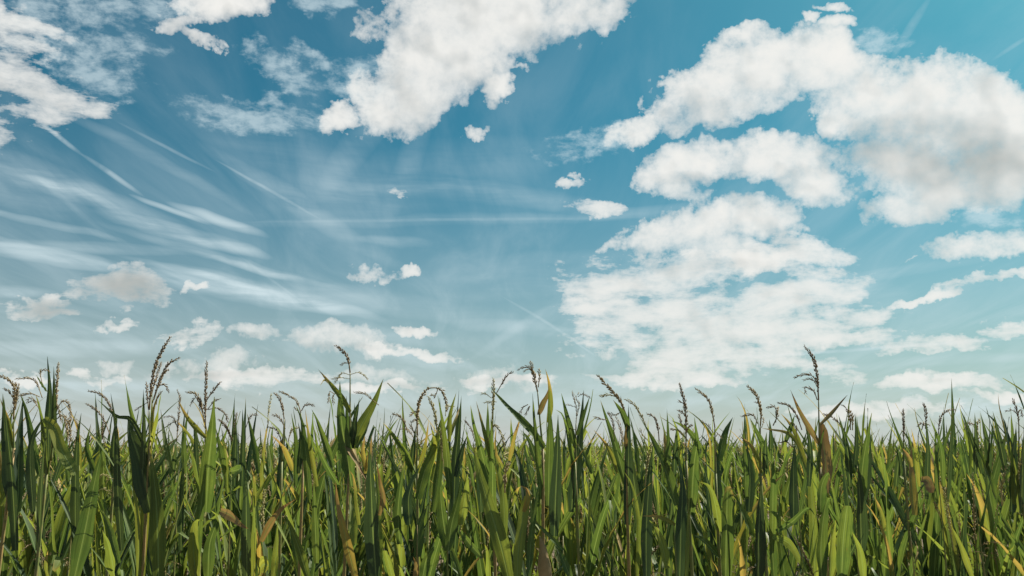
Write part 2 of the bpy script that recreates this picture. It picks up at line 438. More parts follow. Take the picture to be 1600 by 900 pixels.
# ------------------------------------------------------------------ ground
def ground():
    n = 60
    xs = np.concatenate([-np.geomspace(3000, 1, n), np.geomspace(1, 3000, n)])
    V = []
    for y in xs:
        for x in xs:
            dd = math.hypot(x, y)
            V.append((x, y, (.02*math.sin(x*2.1)*math.sin(y*8.4) if dd < 60 else 0.0)))
    k = len(xs)
    Fc = [(j*k+i, j*k+i+1, (j+1)*k+i+1, (j+1)*k+i) for j in range(k-1) for i in range(k-1)]
    me = bpy.data.meshes.new('ground'); me.from_pydata(V, [], Fc)
    m = bpy.data.materials.new('soil'); m.use_nodes = True
    t = m.node_tree; t.nodes.clear(); N = NT(t)
    pos = N.new('ShaderNodeNewGeometry').outputs['Position']
    a = N.noise(pos, 3.0, 8, .65); b = N.noise(pos, 28.0, 5, .6)
    near = N.mix(N.mr(a, .35, .65), (.085, .058, .036), (.15, .11, .07))
    near = N.mix(N.mr(b, .55, .7), near, (.20, .16, .09))
    dist = N.v('LENGTH', pos)
    c = N.mix(N.mr(dist, 120, 240), near, N.mix(N.mr(N.noise(pos, .02, 4, .5), .4, .6), (.07, .10, .03), (.12, .12, .04)))
    bp = N.new('ShaderNodeBump', {'Strength': .8, 'Distance': .03, 'Height': b}).outputs[0]
    pr = N.new('ShaderNodeBsdfPrincipled', {'Base Color': c, 'Roughness': .95, 'Normal': bp})
    N.l.new(pr.outputs[0], N.new('ShaderNodeOutputMaterial').inputs[0])
    me.materials.append(m)
    o = obj('ground', me); o['kind'] = 'structure'; o['label'] = 'brown soil of the corn field, hidden under the crop'
ground()

# ------------------------------------------------------------------ plants drawn one by one (the ones that can be told apart)
# every path is given in photo pixels and laid out at the plant's own distance and real size
def dpt(x, y, D, dd=0.0): return P(x, y, D+dd)
seedc = [100]
def hero(label, D, sx, sy, leaves=(), spikes=(), name='corn_plant', stalkmat='stalk', stem=None, cob=None, extra_low=True):
    """sx,sy: photo pixel where the stalk ends (the stem goes on as `stem`)"""
    top = P(sx, sy, D)
    base = Vector((top.x + random.uniform(-.05, .05), D+random.uniform(-.04, .04), 0))
    root = bpy.data.objects.new(name, None); col.objects.link(root)
    root.location = base; root.empty_display_size = .1
    root['label'] = label; root['category'] = 'corn plant'; root['group'] = 'corn plants of the field'
    def rel(p): return tuple(Vector(p)-base)
    sp = [base, base.lerp(top, .5)+Vector((.01, 0, 0)), top]
    tv, tf = tube([rel(p) for p in sp], (.012, .008, .0048 if stem else .0008), 8, 14)
    obj('stalk', make_mesh('stalk', [(tv, tf, None, 0)], [M[stalkmat]]), root)
    for lf in leaves:
        kind, wpx, pts = lf[:3]; o = lf[3] if len(lf) > 3 else {}
        seedc[0] += 1; r = random.Random(seedc[0])
        dd = o.get('dd', r.uniform(-.14, .10)); roll = o.get('roll', r.uniform(-.55, .55)); tw = o.get('tw', r.uniform(-.5, .5))
        n = len(pts)
        path = [P(x, y, D + dd*(i/(n-1))) for i, (x, y) in enumerate(pts)]
        W_ = wpx*D/F*1.08
        vs, fs, uv = leaf_arrays([rel(p) for p in path], W_, (0, -1, .15), n=16, fold=o.get('fold', r.uniform(.25, .6)), wave=.07, twist=tw, roll=roll, seed=seedc[0], blunt=o.get('blunt', False))
        obj('leaf', make_mesh('leaf', [(vs, fs, uv, 0)], [M[kind]]), root)
    if extra_low:     # leaves lower down the stalk, below the photograph's edge
        for k in range(4):
            z = .35+.2*k; me = random.choice(LEAFPOOL)
            c = obj('leaf', me, root, ((top.x-base.x)*z/2, 0, z)); c.rotation_euler = (0, 0, k*math.pi+random.uniform(-.6, .6)+.4)
    if stem or spikes:
        parts = []
        if stem:
            sv, sf = tube([rel(P(x, y, D)) for x, y in stem], (.0045, .003, .002), 6, 10)
            parts.append((sv, sf, None, 0))
        smain = spikes[0] if spikes else None
        tmat = 'tassel'
        if smain:
            tmat = smain[3] if len(smain) > 3 else 'tassel'
            seedc[0] += 1
            for a, b in spike([rel(P(x, y, D)) for x, y in smain[1]], smain[0]*D/F*1.1, seedc[0]): parts.append((a, b, None, 1))
        tas = obj('tassel', make_mesh('tassel', parts, [M['stalk'], M[tmat]]), root)
        for s in spikes[1:]:
            seedc[0] += 1; dd = random.uniform(-.05, .05); n = len(s[1])
            pp = [rel(P(x, y, D+dd*i/(n-1))) for i, (x, y) in enumerate(s[1])]
            q = spike(pp, s[0]*D/F*1.1, seedc[0], start=.2)
            obj('branch', make_mesh('branch', [(a, b, None, 0) for a, b in q], [M[s[3] if len(s) > 3 else tmat]]), tas)
    if cob:
        pts, wpx = cob
        tv, tf = tube([rel(P(x, y, D-.03)) for x, y in pts], tuple(wpx*D/F*k for k in (.35, .5, .5, .3, .05)), 9, 12)
        obj('ear', make_mesh('ear', [(tv, tf, None, 0)], [M['husk']]), root)
    return root

# pool of ordinary leaf blades (in the x-z plane, growing outwards along +x)
def pool_path(L, a0, a1, p=1.4, kink=None, n=12, side=0.0, rr=random):
    x = z = y = 0.0; pts = [(0, 0, 0)]
    for i in range(n):
        t = (i+.5)/n
        a = a0+(a1-a0)*t**p
        if kink and t > kink[0]: a = kink[1]+(t-kink[0])*.5
        x += L/n*math.sin(a); z += L/n*math.cos(a); y += L/n*side*math.sin(t*3.0)
        pts.append((x, y, z))
    return pts
def pool_leaf(kind, upright, seed):
    r = random.Random(seed)
    L = r.uniform(.50, .80); w = r.uniform(.025, .052) if upright else r.uniform(.045, .075)
    if upright: a0, a1 = r.uniform(.03, .28), r.uniform(.12, 1.25)
    else:       a0, a1 = r.uniform(.2, .5), r.uniform(1.0, 2.3)
    kink = (r.uniform(.45, .75), r.uniform(2.0, 2.8)) if r.random() < (.22 if upright else .3) else None
    path = pool_path(L, a0, a1, r.uniform(1.2, 2.6), kink, side=r.uniform(-.25, .25))
    vs, fs, uv = leaf_arrays(path, w, (-1, 0, .4), n=12, fold=r.uniform(.25, .7), wave=r.uniform(.07, .17), twist=r.uniform(-1.6, 1.6), roll=r.uniform(-.5, .5), seed=seed)
    return make_mesh('leaf', [(vs, fs, uv, 0)], [M[kind]])
UP = [pool_leaf(k, True, 900+i) for i, k in enumerate('ggdlgdglggdlglgdyggdllgyggdglgl')]
LEAFPOOL = [pool_leaf(k, False, 960+i) for i, k in enumerate('ggdggdylgdbg')]
def pool_tassel(seed):
    r = random.Random(seed)
    H = r.uniform(.26, .48)
    bend = r.uniform(-.14, .14); b2 = r.uniform(-.05, .05)
    def q(t): return (bend*t**2.2, b2*t*t, H*t)
    parts = []
    sv, sf = tube([(0, 0, -.05), (0, 0, .0), q(.5)], (.0048, .0035, .002), 5, 6); parts.append((sv, sf, None, 1))
    for a, b in spike([q(.35+.65*i/5) for i in range(6)], r.uniform(.013, .018), seed, step=.005, start=.0, sides=3): parts.append((a, b, None, 0))
    for k in range(r.randint(2, 6)):
        az = r.uniform(0, 6.28); L = r.uniform(.09, .17); t0 = r.uniform(.3, .5); droop = r.uniform(.6, 2.4)
        p = [Vector(q(t0))]; a = r.uniform(.3, .8)
        for i in range(5):
            a += droop/5
            p.append(p[-1]+Vector((math.sin(a)*math.cos(az), math.sin(a)*math.sin(az), math.cos(a)))*L/5)
        for a_, b_ in spike(p, r.uniform(.006, .009), seed*7+k, step=.008, start=.1, sides=3): parts.append((a_, b_, None, 0))
    return make_mesh('tassel', parts, [M[r.choice(['tassel', 'tasseld', 'tassell', 'tassel'])], M['stalk']])
TAS = [pool_tassel(300+i) for i in range(14)]
def pool_stalk(H, seed):
    r = random.Random(seed)
    p = [(0, 0, -.02), (r.uniform(-.02, .02), r.uniform(-.02, .02), H*.5), (r.uniform(-.03, .03), r.uniform(-.03, .03), H)]
    tv, tf = tube(p, (.014, .011, .009, .0035), 7, 9)
    return make_mesh('stalk', [(tv, tf, None, 0)], [M['stalk']])
STK = [pool_stalk(1.62, 40+i) for i in range(4)]

HEROES = []
def H(*a, **k): HEROES.append((a, k))
exec_heroes = True
# --- left edge group
H('dark corn plant at the left picture edge with a nodding tassel', 3.15, 22, 700,
  [('d',17,[(20,800),(10,700),(4,615)]),('d',15,[(25,860),(20,760),(12,680),(5,616)]),('g',12,[(62,740),(52,690),(42,645),(31,613)]),
   ('d',15,[(28,800),(30,700),(36,620)]),('y',8,[(22,700),(14,660),(0,622)]),('l',11,[(0,790),(14,765),(27,738)])],
  [(7,[(21,655),(23,625),(21,602),(8,590),(-4,587)]),(5,[(23,630),(27,610),(24,598)]),(4,[(22,625),(14,612),(6,607)]),(4,[(24,640),(28,615),(29,600)])], stem=[(22,705),(21,655)], stalkmat='tan')
H('corn plant whose wide leaf stands straight up above its curly tassels', 3.0, 75, 720,
  [('d',14,[(76,740),(76,670),(78,610),(74,557)]),('d',9,[(84,700),(85,640),(84,572)]),('d',8,[(74,612),(66,600),(56,585)]),
   ('g',14,[(72,740),(70,680),(62,635),(56,618)]),('l',15,[(68,655),(84,668),(97,705),(118,742)],{'dd':-.12,'blunt':True}),('d',14,[(52,800),(48,700),(66,656),(76,653)]),
   ('d',13,[(60,860),(66,740),(74,660)])],
  [(6,[(88,640),(89,600),(91,568)],0,'tassel'),(4,[(66,622),(57,598),(45,591),(25,592)]),(4,[(62,620),(48,615),(30,618)]),(3.5,[(60,630),(48,622),(42,628)]),(3.5,[(66,600),(63,582),(70,578),(78,581)]),
   (4.5,[(86,648),(96,628),(107,630),(110,650),(108,668)]),(4,[(88,655),(98,650),(104,665),(106,690)]),(4,[(84,620),(92,640),(96,660)]),(3.5,[(62,640),(52,626),(44,630)])], stem=[(80,720),(88,640)])
H('slim corn plant with a curled tassel between two raised leaves', 3.3, 120, 740,
  [('d',14,[(118,860),(118,760),(121,690),(127,645)]),('g',9,[(108,760),(104,710),(98,680)]),('g',8,[(150,740),(136,700),(142,662)])],
  [(4,[(108,700),(110,670),(100,650),(92,652)]),(3.5,[(114,700),(122,670),(118,655)]),(3.5,[(112,690),(104,665),(112,655)])])
H('corn plant with the broadest dark green leaf low on the left', 2.75, 140, 905,
  [('g',26,[(116,905),(133,830),(150,745),(160,702)],{'roll':.1,'dd':-.05,'fold':.2}),('l',20,[(180,905),(172,858),(160,828)],{'dd':-.1,'roll':-.5}),('g',11,[(186,880),(170,820),(152,790)]),
   ('l',13,[(88,905),(92,880),(96,872),(84,892)],{'dd':-.1,'blunt':True}),('y',7,[(76,905),(72,880),(75,860)])],
  [(4,[(150,760),(154,748),(162,742),(174,748)],0,'tassell'),(3.5,[(150,770),(160,764),(172,768)],0,'tassell')])
# --- tall tassel at 250
H('corn plant with the tallest tassel on the left, its spike leaning right', 3.05, 234, 690,
  [('g',15,[(234,760),(222,690),(205,640),(194,586)]),('d',34,[(236,800),(222,730),(206,682),(200,650)],{'roll':.25,'tw':.2}),
   ('d',8,[(228,700),(205,656),(182,650),(152,624)],{'dd':-.1}),('l',13,[(222,900),(229,760),(236,680),(238,606)],{'roll':.4}),('d',9,[(222,760),(225,680),(224,608)]),
   ('g',8,[(268,740),(258,690),(251,640)]),('d',12,[(190,860),(184,760),(182,680),(173,614)]),('l',10,[(216,905),(217,830),(209,750),(201,690)]),
   ('g',24,[(248,905),(246,820),(242,760),(234,700)]),('l',12,[(238,690),(245,660),(252,612)]),('y',5,[(236,690),(240,640),(251,608)])],
  [(7.5,[(233,640),(237,600),(246,562),(266,527)],0,'tasseld'),(5.5,[(240,625),(252,590),(264,568),(280,559)],0,'tasseld'),(4.5,[(238,630),(248,598),(257,582),(264,578)]),(4.5,[(240,622),(247,604),(258,602),(264,613)]),
   (5,[(232,640),(230,615),(229,598)]),(3,[(232,628),(222,634),(211,641)]),(4.5,[(236,620),(244,590),(252,566)]),(4,[(244,632),(246,622),(252,612)])], stem=[(234,700),(233,640)], stalkmat='tan')
H('corn plant left of the tallest left tassel with two arching bare spikes', 3.25, 180, 720,
  [('d',9,[(176,740),(178,690),(182,650),(170,655)]),('y',7,[(186,760),(186,700),(184,660)]),('g',12,[(160,780),(162,720),(150,668)])],
  [(4.5,[(180,660),(170,630),(155,615),(138,611)],0,'tasseld'),(4.5,[(172,680),(162,655),(150,640),(135,631)],0,'tasseld'),(4,[(166,700),(160,680),(162,655)])], stem=[(180,720),(180,660)])
H('corn plant with a dead straight vertical tassel spike', 3.15, 321, 700,
  [('g',25,[(322,800),(326,730),(331,680),(335,620)],{'roll':.1,'fold':.3,'tw':0}),('y',8,[(322,684),(304,666),(290,648),(277,623)],{'dd':-.08}),('g',9,[(314,780),(304,720),(283,662)]),
   ('d',9,[(308,740),(306,690),(302,660)]),('g',16,[(302,905),(308,840),(318,760),(322,720)]),('l',18,[(306,905),(302,850),(306,815),(318,813)],{'dd':-.12,'roll':.3}),('g',18,[(325,905),(328,850),(338,815),(322,812)],{'dd':-.1})],
  [(6,[(321,670),(321,630),(323,565)],0,'tasseld'),(5,[(319,660),(314,630),(305,615),(291,613)],0,'tassel'),(4,[(318,650),(310,625),(304,622),(297,634)]),(5,[(323,625),(332,612),(344,597)]),(4,[(324,640),(334,628),(343,623)],0,'tasseld'),
   (4,[(325,640),(340,638),(352,648),(356,660)]),(4,[(316,645),(313,625),(312,640)])], stem=[(321,705),(321,670)])
H('corn plant with a thin dark spike and an angled yellow leaf tip', 3.4, 280, 720,
  [('g',10,[(290,740),(288,690),(294,640)]),('d',8,[(270,740),(276,690)]),('y',6,[(310,700),(290,672),(272,655)]),('d',12,[(283,860),(284,780),(287,710)])],
  [(4,[(276,690),(279,650),(281,622),(277,610)],0,'tasseld'),(3,[(278,670),(270,652),(256,652)]),(3,[(279,668),(272,660),(264,664)])])
H('corn plant with small droopy tassel arms right of the straight spike', 3.5, 362, 720,
  [('d',9,[(366,760),(368,700),(369,645)]),('d',10,[(378,760),(380,700),(379,640)]),('g',10,[(404,740),(396,690),(386,645)]),('l',8,[(355,770),(352,710),(346,668)]),('g',9,[(352,740),(344,700),(337,668)]),('y',9,[(396,900),(394,800),(398,740)])],
  [(4,[(366,690),(367,660),(370,645)],0,'tasseld'),(4,[(362,690),(356,672),(346,660)]),(4,[(364,688),(352,664),(340,655)]),(3.5,[(384,668),(392,650),(402,648)])])
H('corn plant with a folded dry leaf hanging off its left side', 2.85, 400, 830,
  [('b',15,[(345,798),(362,806),(378,820),(388,826)],{'dd':-.08,'roll':.2}),('l',12,[(396,905),(398,820),(397,770),(392,735)]),('g',13,[(362,736),(378,734),(361,752)],{'dd':-.1,'blunt':True}),('y',6,[(399,790),(398,752),(392,730)]),('d',18,[(386,905),(385,800),(384,720)])],(),stalkmat='tan')
# --- 420-500
H('corn plant with three bent dark spikes and a yellow drooping leaf', 3.2, 440, 720,
  [('o',10,[(458,735),(447,705),(436,690),(421,678)],{'dd':-.1}),('d',11,[(436,780),(440,720),(446,655)]),('g',8,[(462,760),(462,690),(455,645)]),('y',8,[(408,780),(413,700),(421,650)])],
  [(5,[(444,655),(441,635),(436,622),(428,614)],0,'tasseld'),(4,[(446,670),(436,652),(426,648)]),(3.5,[(418,660),(420,640),(424,615)],0,'tassell'),(4,[(450,690),(456,672),(466,668)],0,'tassell'),(4,[(440,690),(432,672),(420,668)])], stem=[(441,720),(444,655)])
H('corn plant with a grey arching tassel and a hooked side spike', 3.1, 474, 720,
  [('g',12,[(484,780),(478,710),(472,660),(462,632)]),('g',11,[(520,730),(508,690),(495,655),(487,640)]),('d',9,[(466,740),(470,690),(466,660)]),('g',6,[(488,700),(489,660),(489,640)]),('y',8,[(496,760),(484,690),(477,640)])],
  [(4.5,[(470,645),(465,630),(455,620),(436,611)],0,'tassel'),(4.5,[(471,642),(476,634),(483,632),(490,634)],0,'tasseld'),(3.5,[(470,650),(464,640),(460,636)])], stem=[(474,720),(470,645)], stalkmat='tan')
H('corn plant with a long slanting green leaf and a brown one below the skyline', 2.85, 455, 905,
  [('g',13,[(482,905),(468,860),(455,825),(443,800)],{'roll':.3}),('b',11,[(408,846),(422,818),(440,795),(462,780)],{'dd':-.1,'roll':.5}),('l',12,[(428,905),(432,860),(434,812)]),
   ('o',11,[(408,882),(406,850),(402,830)]),('l',22,[(404,892),(412,882),(420,884)],{'dd':-.12,'blunt':True}),('g',12,[(495,880),(492,800),(490,745)]),('g',10,[(530,760),(512,730),(498,700),(492,672)])],
  [(6,[(412,830),(411,800),(413,765)],0,'tassell')])
# --- hero 547
H('tall corn plant with a bare tan stem, thin arching arms and two spread leaves', 2.95, 547, 700,
  [('y',10,[(547,644),(533,622),(516,600),(497,577)],{'dd':-.05,'fold':.5}),('g',23,[(550,760),(540,700),(533,650),(531,596)],{'roll':-.2,'fold':.3}),
   ('l',17,[(549,700),(566,662),(584,630),(599,592)],{'roll':.35,'dd':.05}),('d',12,[(551,700),(555,660),(562,622)]),('g',9,[(546,700),(543,660),(541,618)]),('g',8,[(556,700),(572,668),(581,645)]),
   ('b',8,[(538,690),(548,708),(560,728),(573,752)],{'dd':-.1}),('y',5,[(520,603),(508,594),(500,603)],{'dd':.02}),('d',6,[(550,700),(553,660),(554,628)])],
  [(6.5,[(547,582),(544,562),(537,550),(525,540)],0,'tasseld'),(3.5,[(545,568),(540,567),(532,571)],0,'tasseld'),(3,[(547,586),(535,583),(527,592),(523,598)],0,'tassell'),(3,[(548,585),(560,582),(568,586),(574,592)],0,'tassell'),(2.6,[(546,592),(532,590),(519,592)],0,'tassell'),
   (3.5,[(592,633),(582,625),(570,615),(553,613)],0,'tassel'),(3.5,[(523,616),(516,612),(514,620),(513,629)],0,'tassel'),(3.5,[(524,614),(520,620),(521,630)],0,'tassell')], stem=[(547,702),(547,640),(547,582)], stalkmat='tan')
H('corn plant with a very wide dark leaf beside a brown curled husk', 2.75, 586, 905,
  [('d',27,[(588,905),(583,830),(580,760),(577,688)],{'roll':-.35,'fold':.45,'tw':0,'dd':-.05}),('l',10,[(594,905),(592,830),(589,760),(583,700)],{'roll':.3}),('b',9,[(592,805),(598,780),(594,755),(588,720)],{'roll':.6}),
   ('o',14,[(556,905),(541,845),(529,795),(524,752)],{'dd':-.08,'roll':.2}),('y',9,[(562,820),(558,780),(552,745),(545,735)]),('l',14,[(553,850),(550,800),(548,770)]),('o',8,[(572,735),(567,705),(570,680)]),('o',7,[(570,740),(578,705),(581,680)])],
  [(6,[(571,790),(570,765),(574,745)],0,'tassell')])
# --- 650
H('corn plant with a hoop shaped tassel bowing over to the right', 3.15, 652, 720,
  [('g',13,[(648,740),(632,705),(615,680),(598,660)],{'dd':-.1}),('d',9,[(642,740),(646,700),(650,665)]),('y',7,[(652,740),(664,700),(670,655)]),('l',8,[(668,740),(680,700),(672,660)])],
  [(8,[(652,680),(652,650),(656,625),(669,606)],0,'tassel'),(5.5,[(669,607),(680,606),(691,611),(697,630),(698,644)],0,'tassel'),(4,[(655,640),(645,645),(641,650)]),(3.5,[(655,690),(642,665),(648,655)]),(4.5,[(637,676),(632,660),(624,650),(613,646)],0,'tassel'),(4,[(684,608),(680,618),(674,616)]),(3.5,[(650,690),(638,672),(626,670)])], stem=[(652,725),(652,680)])
H('corn plant with narrow leaf spears fanning out beside the hoop shaped tassel', 3.05, 700, 740,
  [('g',14,[(676,800),(686,720),(690,670),(687,622)]),('l',8,[(702,690),(703,650),(713,613)]),('d',15,[(709,800),(712,720),(717,670),(721,618)]),('y',6,[(700,690),(712,655),(719,635)]),('g',11,[(704,780),(697,700),(690,650),(684,618)]),('d',10,[(712,745),(722,705),(730,680)]),
   ('g',18,[(652,780),(664,735),(680,690),(690,650)],{'dd':.05}),('g',20,[(700,860),(690,790),(688,740)]),('g',9,[(722,905),(706,860),(690,825)],{'roll':.4})],
  [(6.5,[(684,680),(680,650),(676,635),(669,620)],0,'tassell'),(6,[(691,720),(690,690),(688,668)],0,'tassell'),(3.5,[(696,650),(698,636),(710,635)])])
H('corn plant with a red tinted stem among broad leaves under the hoop tassel', 2.8, 652, 820,
  [('g',17,[(652,870),(656,820),(668,790)],{'roll':.3}),('g',14,[(625,850),(622,800),(628,745),(633,720)]),('l',10,[(602,860),(614,905)],{'blunt':True}),('d',20,[(640,820),(640,770),(660,720)],{'roll':-.4}),('g',15,[(660,905),(668,870),(684,850)],{'roll':.4}),('b',8,[(648,905),(650,885),(646,870)])],(),stalkmat='tan')
# --- 740-860
H('corn plant with a pale tassel and a thin spike curving right beside it', 3.0, 770, 700,
  [('g',13,[(768,770),(752,705),(741,665),(735,633)]),('y',8,[(766,720),(756,675),(744,627)]),('g',9,[(766,720),(763,680),(762,626)]),('g',15,[(772,860),(770,760),(770,700),(766,650)]),('y',9,[(784,780),(778,730),(774,690)]),('g',7,[(740,760),(732,700),(729,665)]),('d',11,[(752,800),(748,740),(730,700)])],
  [(6,[(769,655),(771,625),(771,592)],0,'tassell'),(4,[(776,614),(784,600),(791,588),(801,581)],0,'tasseld'),(3,[(768,622),(758,615),(752,616)]),(3,[(776,628),(766,628),(757,629)]),(5,[(762,690),(772,665),(784,680),(789,705)],0,'tassell'),(4,[(742,690),(736,670),(726,657)],0,'tasseld')], stem=[(770,705),(769,655)], stalkmat='tan')
H('corn plant with one bright sunlit leaf curving down to the bottom edge', 2.7, 792, 905,
  [('l',26,[(795,905),(782,850),(764,790),(748,735),(738,690)],{'dd':-.02,'roll':.15,'tw':.2,'fold':.3}),('l',13,[(789,840),(787,780),(780,740),(770,700)]),('g',10,[(720,830),(735,850),(755,872)],{'dd':-.05,'blunt':True}),('g',17,[(700,860),(706,820),(716,780),(722,740)]),('l',14,[(720,820),(728,770),(731,740)],{'roll':.5})],
  [(7,[(789,770),(789,745),(793,725)],0,'tassel')],stalkmat='tan')
H('corn plant with a ragged yellow tipped strip leaf in front', 2.65, 822, 905,
  [('l',15,[(808,905),(810,860),(816,815),(822,775)],{'blunt':True,'dd':0,'roll':.1,'tw':.3}),('o',9,[(818,800),(824,780),(823,765),(812,758)],{'dd':-.03}),('g',11,[(826,905),(830,840),(838,780),(845,745)]),('y',6,[(800,790),(808,765),(814,760)])],(),stalkmat='tan')
H('tall corn plant with a feathery tassel and a brown edged leaf taller than it', 2.95, 848, 700,
  [('g',15,[(857,790),(858,720),(859,665),(857,615)],{'roll':.1,'fold':.2}),('y',9,[(857,660),(860,630),(858,600),(852,576)],{'fold':.5}),('b',10,[(841,648),(848,630),(856,615),(859,600)],{'roll':.5}),
   ('g',15,[(850,700),(826,670),(800,643),(764,604)],{'dd':-.1,'roll':.5}),('g',11,[(845,780),(838,700),(834,650),(832,614)]),('o',9,[(797,720),(806,680),(816,643)],{'dd':-.05}),('d',10,[(838,720),(828,690),(815,672)])],
  [(7,[(840,612),(836,595),(833,580),(829,566)],0,'tassel'),(3.5,[(836,590),(828,575),(818,574),(810,578)],0,'tasseld'),(5,[(841,605),(843,590),(842,577)],0,'tassel'),(3,[(834,585),(827,577),(818,580)]),(4,[(825,632),(818,636),(812,645)],0,'tasseld'),(3.5,[(826,640),(828,634),(821,648)],0,'tasseld')], stem=[(848,702),(844,660),(840,612)], stalkmat='tan')
H('corn plant with a nearly black upright leaf and a dry ear at its foot', 2.75, 866, 905,
  [('d',19,[(866,838),(868,780),(871,710),(872,648)],{'roll':-.15,'tw':0,'fold':.2,'dd':-.04}),('g',12,[(892,905),(878,870),(866,850)],{'roll':.3}),('g',9,[(880,860),(860,840),(840,820),(834,815)])],(),cob=([(856,930),(853,905),(850,880),(848,855),(843,838)],20))
H('corn plant with several slim leaves round a thin broken tassel', 3.1, 898, 720,
  [('g',10,[(899,700),(887,655),(877,614)]),('g',8,[(898,740),(890,690),(880,650),(868,640)]),('d',15,[(898,780),(903,710),(908,660),(912,610)]),('g',7,[(901,680),(913,645),(922,618)]),('g',9,[(925,740),(912,710),(900,690)]),('d',14,[(893,800),(896,750),(897,700)])],
  [(3,[(900,662),(901,640),(894,612)]),(3,[(902,650),(905,632),(900,622),(904,614)]),(3,[(903,620),(910,616),(922,621)],0,'tasseld'),(2.5,[(899,636),(893,634),(886,632)]),(3,[(900,672),(893,670),(886,674)])], stem=[(899,720),(900,662)])
# --- 940-1050
H('corn plant with a thick tassel spike leaning far to the left', 2.95, 978, 720,
  [('g',13,[(979,760),(962,695),(950,660),(938,625)]),('g',11,[(982,670),(972,645),(958,625)],{'dd':-.1}),('d',15,[(980,820),(982,740),(982,690),(982,630)]),('g',8,[(998,740),(992,690),(984,650)]),('y',8,[(964,740),(950,700),(928,672)]),('b',9,[(978,700),(976,680),(980,660)]),('l',9,[(995,905),(998,820),(988,760),(973,735)],{'dd':-.1})],
  [(7.5,[(979,650),(970,628),(957,612),(934,587)],0,'tassel'),(5,[(963,620),(952,617),(938,619)],0,'tassell'),(4,[(972,642),(962,648),(950,645)],0,'tassel'),(4,[(948,656),(940,655),(930,652)],0,'tasseld'),(4,[(960,690),(958,660),(950,645)],0,'tasseld'),(4,[(968,700),(972,680),(962,650)],0,'tassel')], stem=[(978,720),(979,650)], stalkmat='tan')
H('corn plant whose long leaf slants up left behind a slender spike', 2.85, 1052, 800,
  [('g',17,[(1056,790),(1040,735),(1020,690),(998,648)],{'roll':.35}),('d',20,[(1062,905),(1064,830),(1066,760),(1060,710)],{'roll':-.1}),('l',9,[(1072,905),(1074,830),(1078,760)],{'roll':.5}),('g',9,[(1040,760),(1044,700),(1042,638)]),('y',10,[(1044,740),(1040,700),(1037,670)]),('y',7,[(1055,820),(1030,808),(1002,806)],{'dd':-.1}),
   ('l',15,[(1042,888),(1034,850),(1024,825),(1014,812)],{'dd':-.06}),('d',18,[(1010,905),(1010,830),(1014,760),(1020,690)]),('g',12,[(1046,905),(1046,860),(1050,856)],{'blunt':True})],
  [(5,[(1009,665),(1000,645),(990,632),(977,624)],0,'tassell'),(5,[(1030,690),(1028,668),(1022,652),(1011,647)],0,'tasseld'),(3,[(1014,690),(1004,680),(1000,670)]),(6,[(1008,760),(1012,720),(1018,692)],0,'tassell')])
H('corn plant with a knobbly upright tassel with short side stubs', 2.95, 1072, 720,
  [('g',17,[(1080,800),(1084,730),(1089,690),(1085,652)],{'roll':.1}),('g',9,[(1096,700),(1078,675),(1064,664),(1049,657)]),('d',10,[(1053,740),(1055,700),(1058,664)]),('d',15,[(1084,790),(1082,730),(1070,690)]),('l',12,[(1124,830),(1118,790),(1108,760),(1090,752)],{'dd':-.1})],
  [(6.5,[(1072,690),(1072,660),(1070,630),(1062,600)],0,'tasseld'),(4.5,[(1071,650),(1067,645),(1060,641)],0,'tasseld'),(4.5,[(1070,635),(1068,630),(1062,628)],0,'tasseld'),(4.5,[(1070,672),(1064,660),(1061,648)],0,'tasseld'),(4.5,[(1073,675),(1076,668),(1081,664)],0,'tasseld'),(4.5,[(1068,680),(1058,672),(1048,671)],0,'tassel')], stem=[(1072,722),(1072,690)])
H('corn plant with a slim spike bending left over an open leaf pair', 2.95, 1118, 740,
  [('g',13,[(1123,720),(1132,680),(1145,652)],{'roll':.2}),('d',15,[(1120,800),(1120,740),(1116,680)]),('g',20,[(1134,905),(1135,830),(1137,760)],{'roll':.1,'blunt':True,'dd':-.1}),('l',7,[(1140,905),(1140,840),(1140,760)],{'roll':.6}),('g',16,[(1178,840),(1160,800),(1146,770)],{'dd':-.08}),('g',13,[(1124,870),(1100,845),(1082,835)],{'dd':-.08})],
  [(5.5,[(1117,668),(1113,645),(1106,623),(1086,607)],0,'tassel'),(3.5,[(1114,676),(1106,665),(1096,658)],0,'tasseld'),(3.5,[(1119,682),(1122,678),(1126,684)])], stem=[(1118,745),(1117,668)])
H('corn plant with a left bent tassel and a club shaped lower arm', 2.95, 1188, 740,
  [('g',10,[(1203,720),(1190,690),(1180,670),(1171,652)]),('g',10,[(1166,780),(1164,720),(1160,658)]),('y',8,[(1189,740),(1175,700),(1154,680)]),('d',15,[(1170,800),(1172,740),(1166,690)]),('d',22,[(1184,905),(1186,820),(1190,750)]),('d',9,[(1196,740),(1196,700),(1198,675)])],
  [(6.5,[(1188,665),(1189,645),(1183,620),(1168,603)],0,'tassel'),(4.5,[(1184,662),(1178,650),(1170,648),(1159,651)],0,'tasseld'),(3.5,[(1184,630),(1180,628)],0,'tasseld'),(3.5,[(1190,668),(1193,660),(1193,654)],0,'tassel')], stem=[(1188,745),(1188,665)])
